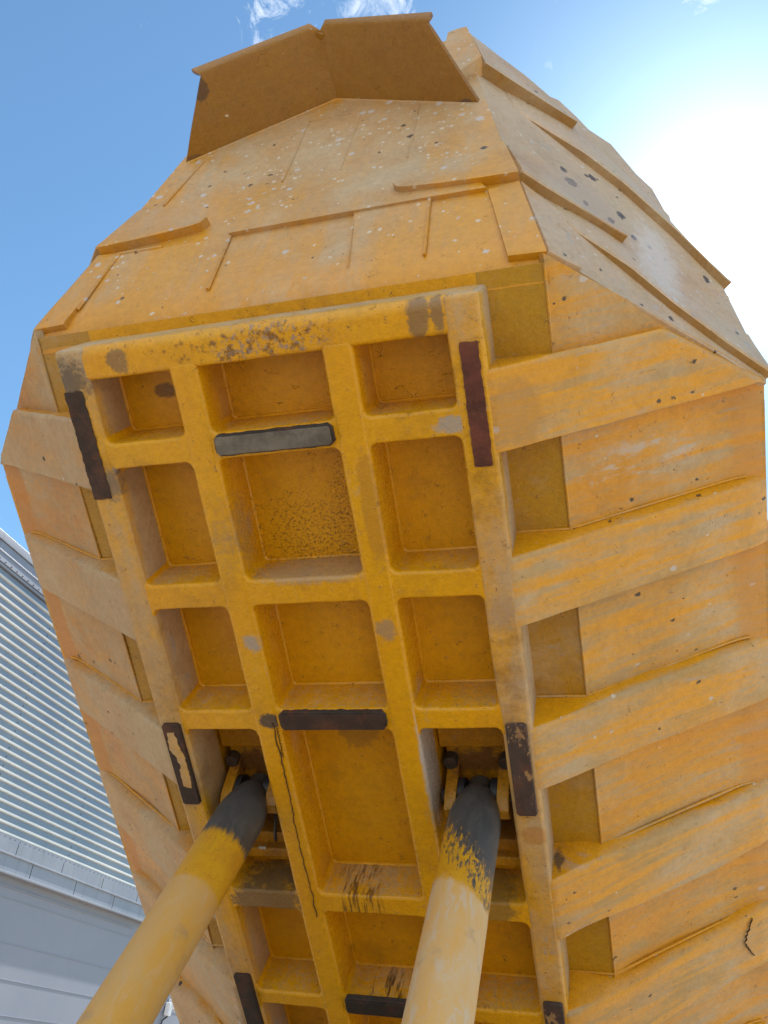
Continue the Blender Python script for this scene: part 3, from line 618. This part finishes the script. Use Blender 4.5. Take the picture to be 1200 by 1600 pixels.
def slab(surf, lower, upper, t_lo, t_hi, name, mat, parent, label=None, bev=.008, back=-.03, lip=None, taper=0):
    """raised plate: its lower edge stands t_lo proud, its upper edge t_hi; lower and upper run the same way"""
    def res(pl, n):
        L_ = [0]
        for a, b in zip(pl, pl[1:]): L_.append(L_[-1]+math.dist(a, b))
        out = []
        for k in range(n+1):
            d = L_[-1]*k/n; i = 0
            while i < len(pl)-2 and L_[i+1] < d: i += 1
            f = 0 if L_[i+1] == L_[i] else (d-L_[i])/(L_[i+1]-L_[i])
            out.append((pl[i][0]+(pl[i+1][0]-pl[i][0])*f, pl[i][1]+(pl[i+1][1]-pl[i][1])*f))
        return out
    n = 36; m_ = 6; lo = res(lower, n); hi = res(upper, n); bm = bmesh.new(); rows = []
    t_full = t_lo
    for i_, (a, b) in enumerate(zip(lo, hi)):
        t_lo = t_full*min(1, (i_+.3)/(n*taper)) if taper else t_full
        r = [bm.verts.new(surf(a[0], a[1], back))]
        for k, f in enumerate((0, .02, .05, .12, .3, .5, .75, 1)):
            u = a[0]+(b[0]-a[0])*f; w_ = a[1]+(b[1]-a[1])*f
            off = t_lo+(t_hi-t_lo)*f - (.5*bev if f == 0 else (.12*bev if f == .02 else 0))
            off += .006*nz(u*3, w_*3, 2) if 0 < f < 1 else 0
            r.append(bm.verts.new(surf(u, w_, off)))
        r.append(bm.verts.new(surf(b[0], b[1], back))); rows.append(r)
    for A, B in zip(rows, rows[1:]):
        for k in range(len(A)-1):
            f_ = bm.faces.new((A[k], A[k+1], B[k+1], B[k]))
            if k == 0 and lip: f_.material_index = 1
        bm.faces.new((A[-1], A[0], B[0], B[-1]))
    bm.faces.new(rows[0]); bm.faces.new(list(reversed(rows[-1])))
    return finish(bm, name, [mat, lip] if lip else mat, parent=parent, label=label, smooth=38)

# plates welded on the headboard
F_ = FP
for s in (-1, 1):
    f = (lambda u, w, o, s=s: FP(s*u, w, o))
    cr = 1.0
    slab(f, [(1.135, -.842), (.95, -.85), (.78, -.862), (.60, -.885), (.535, -.90), (.51, -.94)], [(1.045, -1.20), (.95, -1.19), (.80, -1.16), (.66, -1.07), (.56, -1.0), (.515, -.955)], .052, .004, 'reinforcing_plate', MAT['front'], front)
    slab(f, [(1.264, -.29), (1.10, -.298)], [(1.133, -.825), (.988, -.80)], .020, .014, 'corner_plate', MAT['front'], front)
    slab(f, [(.895, -1.99), (.78, -1.87), (.66, -1.87)], [(.775, -2.44), (.72, -2.44), (.66, -2.42)], .075, .055, 'top_plate', MAT['front'], front)
for a in ([(-.738, -.801), (-1.003, -.806), (-1.087, -.32)],):
    pass
# low plates between the seams: recessed look comes from plates of different thickness
slab(lambda u, w, o: FP(u, w, o), [(.32, -.415), (.72, -.415)], [(.325, -.805), (.705, -.805)], -.004, .012, 'overlay_plate', MAT['front'], front, bev=.003)
slab(lambda u, w, o: FP(u, w, o), [(-1.06, -.415), (-.352, -.415)], [(-1.0, -.80), (-.352, -.79)], -.004, .010, 'overlay_plate', MAT['front'], front, bev=.003)
slab(lambda u, w, o: FP(u, w, o), [(-.352, -.80), (.0, -.803), (.70, -.805), (.98, -.80)], [(-.28, -1.17), (.0, -1.175), (.5, -1.17), (.78, -1.16)], .026, .002, 'overlay_plate', MAT['front'], front, bev=.003)
def seam(pts, r=.006, off=.008):
    bm = bmesh.new(); n = 14; tot = len(pts)-1; out = []
    for k in range(n*tot+1):
        i = min(k//n, tot-1); f = k/n-i; u = pts[i][0]+(pts[i+1][0]-pts[i][0])*f; w = pts[i][1]+(pts[i+1][1]-pts[i][1])*f
        out.append(FP(u+.002*nz(k, 1, 0), w+.002*nz(k, 5, 0), off-.002))
    tube(bm, out, r, 6)
    finish(bm, 'weld_bead', MAT['front'], parent=front)
seam([(-1.070, -.40), (-1.003, -.806), (-.738, -.801)], .009, .012)
seam([(-.348, -.40), (-.347, -.793)], .010, .010)
seam([(.722, -.40), (.705, -.805)], .008, .012); seam([(.360, -.40), (.325, -.808)], .003, .012)
seam([(-.883, -1.204), (-.759, -1.599)], .008, .004); seam([(-.163, -1.214), (-.134, -1.798), (.181, -1.794)], .007, .003)
seam([(.17, -1.224), (.199, -1.801)], .004, .002); seam([(.542, -1.217), (.544, -1.74)], .006, .003)

# ------------------------------------------------------------------ swept-back wings of the headboard
WPOLY = [(1.264, -.276), (1.387, -.384), (1.628, -.52), (1.907, -.70), (2.188, -.847), (2.208, -.972), (2.161, -1.387), (2.116, -1.765), (2.131, -1.881), (1.725, -2.368), (1.186, -2.603), (.827, -2.47), (.733, -2.44)]
P0 = [(1.186, -2.603), (1.323, -2.836), (1.429, -2.79), (1.5, -2.723), (1.634, -2.814), (1.774, -2.6), (1.864, -2.564), (1.916, -2.303), (1.94, -2.287)]
P3 = [(1.1, -4.199), (1.273, -4.493), (1.407, -4.435), (1.496, -4.35), (1.665, -4.465), (1.841, -4.195), (1.955, -4.15), (2.021, -3.821), (2.055, -3.761)]
GUARD = [(a[0]+(b[0]-a[0])*.3, a[1]+(b[1]-a[1])*.3) for a, b in zip(P0, P3)]
for s in (-1, 1):
    bm = bmesh.new(); prism(bm, [WP(s, u, w) for u, w in WPOLY], [WP(s, u, w, -.05) for u, w in WPOLY])
    wing = finish(bm, 'front_wing_wall', MAT['wing'], label='dusty scratched wing of the front wall at right' if s > 0 else None)
    f = (lambda u, w, o, s=s: WP(s, u, w, o))
    slab(f, [(1.07, -1.91), (1.37, -1.955), (1.595, -2.0), (1.857, -1.93), (2.119, -1.765), (2.128, -1.775)], [(.84, -2.41), (1.19, -2.59), (1.5, -2.46), (1.725, -2.36), (2.128, -1.88), (2.131, -1.879)], .050, .006, 'stiffener', MAT['wing'], wing, lip=MAT['lip'], bev=.018, taper=.3)
    slab(f, [(1.318, -.804), (1.534, -.80), (1.767, -.795), (2.003, -.845), (2.205, -.925)], [(1.215, -1.20), (1.50, -1.17), (1.80, -1.15), (2.0, -1.2), (2.18, -1.32)], .040, .002, 'stiffener', MAT['wing'], wing, lip=MAT['lip'], bev=.018, taper=.3)
    slab(f, [(1.118, -.842), (1.20, -.885), (1.32, -.965), (1.45, -1.05), (1.55, -1.112), (1.575, -1.135)], [(1.058, -1.20), (1.18, -1.24), (1.32, -1.25), (1.45, -1.25), (1.55, -1.21), (1.583, -1.165)], .052, .004, 'reinforcing_plate', MAT['wing'], wing, lip=MAT['lip'], bev=.018)
    slab(f, [(.862, -1.985), (.98, -2.06), (1.10, -2.15), (1.25, -2.265), (1.325, -2.32), (1.335, -2.33)], [(.755, -2.42), (.90, -2.45), (1.05, -2.50), (1.20, -2.48), (1.315, -2.40), (1.34, -2.36)], .075, .055, 'top_plate', MAT['wing'], wing, lip=MAT['lip'])
    slab(f, [(1.262, -.285), (1.325, -.33), (1.385, -.385)], [(1.133, -.82), (1.23, -.825), (1.316, -.828)], .020, .016, 'corner_plate', MAT['wing'], wing)
    # dented spill guard standing behind the top edge
    g2_ = GUARD+[(1.99, -2.0), (1.2, -2.0)]
    off = -.09
    bm = bmesh.new(); prism(bm, [WP(s, u, w, off) for u, w in g2_], [WP(s, u, w, off-.03) for u, w in g2_])
    finish(bm, 'spill_guard', MAT['wing'], parent=wing)

# ------------------------------------------------------------------ rock deflector (peaked visor) on top of the headboard
for s in (-1, 1):
    pass
bm = bmesh.new()
def V3(u, v, w): return P(u, v, w)
cl_ = P(1.516, .291, 3.521)
def side(s):
    foot = V3(s*.889, -.222, -1.625); apex = V3(0, -.44, -2.005)
    n0 = V3(0, -.79, -1.885); n1 = V3(s*.048, -.797, -1.872); tip = V3(s*.668, -.655, -1.597)
    N_ = 14; rows = []
    lipn = Vector((0, -.75, .55))
    for k in range(N_+1):
        f_k = k/N_
        a = apex.lerp(foot, f_k); b = n0.lerp(n1, min(1, f_k/.07)) if f_k < .07 else n1.lerp(tip, (f_k-.07)/.93)
        r = []
        for q in range(9):
            t_ = q/8; p = a.lerp(b, t_); p += V3(0, 0, 1)*(.006*nz(p.x*4, p.y*4, s)+.0)
            r.append(p)
        # folded lip
        if f_k >= .07 or k == 1:
            e = (b-a).normalized()
            lip_dir = (V3(s*.69, -.70, -1.575)-V3(s*.047, -.838, -1.852))
            tgt = V3(s*.047, -.836, -1.852).lerp(V3(s*.706, -.694, -1.572), max(0, (f_k-.07)/.93))
            for q in (1, 2, 3):
                t_ = q/3; p = b.lerp(tgt, t_); back = (p-cl_).normalized()*(.045*t_*t_); r.append(p+back*1.0)
        else:
            for q in (1, 2, 3): r.append(b+(b-a).normalized()*.002*q)
        rows.append(r)
    vr = [[bm.verts.new(p) for p in r] for r in rows]; fs = []
    for A, B in zip(vr, vr[1:]):
        for k in range(len(A)-1): fs.append(bm.faces.new((A[k], A[k+1], B[k+1], B[k])))
side(1); side(-1)
bmesh.ops.remove_doubles(bm, verts=bm.verts[:], dist=.0005)
bmesh.ops.recalc_face_normals(bm, faces=bm.faces[:])
ctr = Vector((0, -.5, 1.75))
if sum((f.normal.dot(cl_-f.calc_center_median())) for f in bm.faces) < 0: bmesh.ops.reverse_faces(bm, faces=bm.faces[:])
bmesh.ops.solidify(bm, geom=bm.faces[:], thickness=.025)
visor = finish(bm, 'rock_deflector', MAT['visor'], label='peaked sheet steel deflector standing out from the top of the front wall', smooth=30)
bm = bmesh.new()
def foot_bead(a, b, n=26):
    tube(bm, [a.lerp(b, k/n)+Vector((0, .004*nz(k, 1, 1), .003*nz(k, 2, 2))) for k in range(n+1)], .008, 6)
foot_bead(V3(0, -.436, -2.0), V3(.885, -.216, -1.62)); finish(bm, 'weld_bead', MAT['front'], parent=visor)
bm = bmesh.new(); foot_bead(V3(0, -.436, -2.0), V3(-.885, -.216, -1.62)); finish(bm, 'weld_bead', MAT['front'], parent=visor)

# ------------------------------------------------------------------ hoist cylinders and their brackets
def cylinder(s, mat, label):
    ax = Vector((s*.018, -.008, -1)).normalized()      # object space: -z is towards the viewer
    o = P(s*.647, 3.221, 0)
    prof = [(-.30, .030), (-.29, .066), (-.225, .068), (-.21, .078), (-.18, .095), (-.13, .110), (-.07, .123), (-.015, .132), (.02, .135), (.05, .136), (.5, .136), (1.2, .136), (1.9, .136), (2.35, .136), (2.36, .105), (2.6, .10), (2.62, .03)]
    bm = bmesh.new(); n = 72; a = ax.orthogonal().normalized(); b = ax.cross(a); rings = []
    for d, r in prof: rings.append([bm.verts.new(o+ax*d+(a*math.cos(2*math.pi*k/n)+b*math.sin(2*math.pi*k/n))*r) for k in range(n)])
    for A, B in zip(rings, rings[1:]):
        for k in range(n): bm.faces.new((A[k], A[(k+1) % n], B[(k+1) % n], B[k]))
    bm.faces.new(rings[0]); bm.faces.new(list(reversed(rings[-1])))
    return finish(bm, 'hoist_cylinder', mat, label=label, smooth=40)
cr_ = cylinder(1, cyl_mat('cylinder_paint_chipped', .28, .55, 1.2, 1.0), 'right hoist cylinder, chipped yellow band below a dark end and pale dusty barrel')
cl2 = cylinder(-1, cyl_mat('cylinder_paint_banded', .27, .60, .1, .12, (.54, .335, .13), (.60, .31, .045), .15), 'left hoist cylinder with a clean yellow band below its dark end')
for s in (-1, 1):
    lo, hi = (.445, .845) if s > 0 else (-.845, -.445)
    bm = bmesh.new()
    box(bm, lo, hi, 2.60, 2.85, -.53, -.27, .012); box(bm, lo, hi, 2.84, 2.99, -.53, -.30, .01)
    c0 = s*.645
    box(bm, c0-.175, c0+.175, 3.0, 3.24, -.53, -.335, .012); box(bm, c0-.11, c0+.11, 3.235, 3.32, -.53, -.35, .01)
    box(bm, lo, hi, 3.52, 3.60, -.53, -.22, .01); box(bm, lo, hi, 3.595, 3.66, -.30, -.17, .012)
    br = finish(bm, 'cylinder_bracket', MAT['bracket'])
    for q in (-1, 1):
        bm = bmesh.new(); uc = c0+q*.138
        pr_ = [(3.04, -.36), (3.10, -.30), (3.13, -.22), (3.17, -.12), (3.215, -.075), (3.27, -.08), (3.31, -.13), (3.33, -.22), (3.33, -.36)]
        prism(bm, [P(uc-.032, v, w) for v, w in pr_], [P(uc+.032, v, w) for v, w in pr_]); bmesh.ops.recalc_face_normals(bm, faces=bm.faces[:]); bevel(bm, sharp_edges(bm, 60), .006, 2)
        finish(bm, 'lug', MAT['bracket'], parent=br)
        bm = bmesh.new(); uc = c0+q*.150
        tube(bm, [P(uc, 3.075, w) for w in (-.36, -.285, -.275, -.27)], [.040, .040, .036, .028], 20); finish(bm, 'bolt', MAT['bolt'], parent=br)
    bm = bmesh.new(); tube(bm, [P(c0-.2, 3.225, -.2), P(c0-.195, 3.225, -.2), P(c0+.195, 3.225, -.2), P(c0+.2, 3.225, -.2)], [.035, .045, .045, .035], 20); finish(bm, 'pin', MAT['bolt'], parent=br)
    for a in (-.105, .07):
        bm = bmesh.new(); tube(bm, [P(c0+a, 3.225, -.22), P(c0+a+.035, 3.225, -.22)], .085, 24); finish(bm, 'seal', MAT['hose'], parent=br)
bm = bmesh.new()
tube(bm, [P(-.50, 3.10, -.30), P(-.49, 3.2, -.2), P(-.505, 3.30, -.12), P(-.52, 3.40, -.09), P(-.535, 3.47, -.10), P(-.56, 3.50, -.14), P(-.6, 3.49, -.25)], .009, 8)
finish(bm, 'hose', MAT['hose'], label='thin black hose hanging beside the left cylinder end')
bm = bmesh.new(); box(bm, -.69, -.645, 3.575, 3.592, -.165, -.16, .002); finish(bm, 'tag', MAT['tag'], label='small pale tag on the bar under the left cylinder end')

# chassis below the picture: two rails carrying the lower cylinder eyes and the body hinge
bm = bmesh.new()
def wbox(bm, x0, x1, y0, y1, z0, z1, bev=.02):
    t = bmesh.new(); q = [(x0, y0), (x1, y0), (x1, y1), (x0, y1)]
    prism(t, [Vector((x, y, z1)) for x, y in q], [Vector((x, y, z0)) for x, y in q]); bmesh.ops.recalc_face_normals(t, faces=t.faces[:])
    if bev: bevel(t, t.edges[:], bev, 2)
    merge(bm, t)
for s in (-1, 1): wbox(bm, s*.42-.12, s*.42+.12, -3.2, 4.6, .25, .75); wbox(bm, s*.78-.25, s*.78+.25, -.45+1.2-2, -.1+1.2-2+.4, .25, .70)
wbox(bm, -1.0, 1.0, 3.7, 4.2, .3, .9)
ch = finish(bm, 'chassis_rails', MAT['frame'], top=True); ch.parent = truck

# ------------------------------------------------------------------ building at the left
WX = CAMP.x-18.0; K = 1.8
def zc(z): return EYE+z*K
bld = bpy.data.objects.new('industrial_building', None); col.objects.link(bld); bld.location = (WX, 30, 0)
bld['label'] = 'grey metal clad industrial building with bright horizontal ribs behind the raised truck body'; bld['category'] = 'building'
def bpart(bm, name, mat, label=None):
    for v in bm.verts: v.co -= Vector((WX, 30, 0))
    o = finish(bm, name, mat, top=True, smooth=30); o.parent = bld
    if label: o['label'] = label
    return o
def sheetmat(name, c1, c2, rough, metallic, streak=.4):
    s = NT(name); n1 = s.noise(1.2, 6, .6, vec=s.mapped((1, .25, .25))); n2 = s.noise(1.0, 6, .7, vec=s.mapped((3, 5, .35)))
    c = s.mix(s.ramp(n1, .3, .7), c1, c2); c = s.mix(s.math('MULTIPLY', s.ramp(n2, .52, .75), streak), c, (.16, .15, .14))
    s.L(c, s.p.inputs['Base Color']); s.p.inputs['Metallic'].default_value = metallic
    s.L(s.ramp(n1, .2, .8, rough-.06, rough+.08), s.p.inputs['Roughness'])
    b = s.n('ShaderNodeBump'); b.inputs['Strength'].default_value = .12; b.inputs['Distance'].default_value = .05; s.L(n1, b.inputs['Height']); s.L(b.outputs[0], s.p.inputs['Normal'])
    return s.m
M_cl = sheetmat('cladding_metal', (.17, .20, .25), (.24, .27, .31), .40, .35, .2)
M_rb = sheetmat('cladding_rib_metal', (.50, .50, .48), (.62, .61, .58), .38, .2, .1)
M_tr = sheetmat('trim_metal', (.22, .23, .27), (.29, .30, .34), .5, .3, .6)
M_lw = sheetmat('lower_wall_metal', (.22, .235, .29), (.255, .27, .325), .55, .1, .15)
M_sc = metal('screw_dark', (.06, .06, .07), .6)
Y0, Y1 = -14.0, 75.0
# corrugated sheet: horizontal raised ribs
bm = bmesh.new(); z0, z1 = zc(2.72), zc(6.40); pitch = .1432*K; prof = []
z = z1
rows = []
while z > z0+.02:
    a = z-pitch
    rows += [(0, z, 0), (0, a+.095, 0), (.040, a+.082, 1), (.058, a+.072, 1), (.058, a+.024, 1), (.04, a+.014, 1), (0, a+.004, 0)]
    z = a
zbot = z
prev = None
for x, zz, mi in rows+[(0, zbot, 0)]:
    cur = (bm.verts.new((WX+x, Y0, zz)), bm.verts.new((WX+x, Y1, zz)), mi)
    if prev:
        f = bm.faces.new((prev[0], prev[1], cur[1], cur[0])); f.material_index = 1 if (prev[2] and mi) or (mi == 1) or prev[2] else 0
    prev = cur
o = bpart(bm, 'wall_cladding', M_cl, 'corrugated metal wall sheet with bright horizontal ribs'); o.data.materials.append(M_rb)
for p in o.data.polygons: p.use_smooth = False
# screws: vertical dashed lines and the row along the bottom
yy = 11.59*K+CAMP.y
def screw(y, z, x1, hy, hz):
    bm = bmesh.new(); wbox(bm, WX-.01, WX+x1, y-hy, y+hy, z-hz, z+hz, .004); bpart(bm, 'screw', M_sc)
for col_y, za, zb in ((yy, zc(6.2), zc(3.4)), (yy+4.25, zc(4.0), zbot)):
    z = z1-pitch+.16
    while z > zbot+.1:
        if zb < z < za: screw(col_y, z, .012, .008, .025)
        z -= pitch
y = 20.0
while y < 28.4: screw(y, zc(2.655), .066, .009, .014); y += .24
y = 15.9
while y < 18.0: screw(y, zc(6.49), .135, .014, .02); y += .28
bm = bmesh.new()
wbox(bm, WX-.3, WX+.16, Y0, Y1, zc(6.77), zc(6.91), .02); wbox(bm, WX-.2, WX+.12, Y0, Y1, zc(6.46), zc(6.765), .01); wbox(bm, WX-.2, WX+.14, Y0, Y1, zc(6.60), zc(6.63), .01)
wbox(bm, WX-.2, WX+.09, Y0, Y1, zc(6.40)+.02, zc(6.455), .01)
bpart(bm, 'roof_flashing', M_tr)
bm = bmesh.new()
wbox(bm, WX-.2, WX+.055, Y0, Y1, zc(2.43), zbot+.015, .006)
y = Y0
k = 0
while y < Y1:      # trim panels with open joints
    wbox(bm, WX-.2, WX+.10, y+.012, y+2.35, zc(2.16), zc(2.41), .004); wbox(bm, WX-.2, WX+.088, y+.012-.9, y+2.35-.9, zc(2.44), zc(2.62), .004); y += 2.37
wbox(bm, WX-.2, WX+.15, Y0, Y1, zc(2.405), zc(2.435), .01); wbox(bm, WX-.2, WX+.32, Y0, Y1, zc(2.115), zc(2.155), .012)
bpart(bm, 'base_trim', M_tr)
bm = bmesh.new()
wbox(bm, WX-.4, WX-.02, Y0, Y1, 0, zc(2.12), 0); wbox(bm, WX-.1, WX+.02, Y0, 28, zc(1.98), zc(2.0), .004)
for zz in (1.83, 1.22, .73, .25): wbox(bm, WX-.1, WX-.006, Y0, Y1, zc(zz)-.012, zc(zz)+.012, .004)
bpart(bm, 'lower_wall', M_lw)
bm = bmesh.new(); wbox(bm, WX-12, WX-.42, Y0, Y1, 0, zc(6.75), 0); bpart(bm, 'rear_walls', M_tr)

# small white fitting on the lower wall
wf = bpy.data.objects.new('wall_fitting', None); col.objects.link(wf); wf.location = (WX, 31.9, EYE+1.5)
wf['label'] = 'small white metal fitting with dark holes on the grey wall beside the left cylinder'; wf['category'] = 'fitting'
MW = metal('white_enamel', (.75, .76, .78), .4, .08); MD = metal('dark_hole', (.03, .03, .03), .6)
bm = bmesh.new(); 
for a in ((.0, .30, -.16, .16, -.10, .22), (.02, .22, -.36, -.12, -.34, .10)): wbox(bm, *a, bev=.04)
finish(bm, 'housing', MW, parent=wf)
bm = bmesh.new()
for y in (-.08, .09): 
    t = bmesh.new(); tube(t, [Vector((.30, y, .06)), Vector((.312, y, .06))], .055, 16); merge(bm, t)
t = bmesh.new(); tube(t, [Vector((.1, .02, -.1)), Vector((.12, -.2, -.35)), Vector((.05, -.4, -.5)), Vector((0, -.42, -.9))], .03, 8); merge(bm, t)
finish(bm, 'cable', MD, parent=wf)

scene.render.engine = 'CYCLES'
scene.cycles.max_bounces = 8
scene.cycles.diffuse_bounces = 5
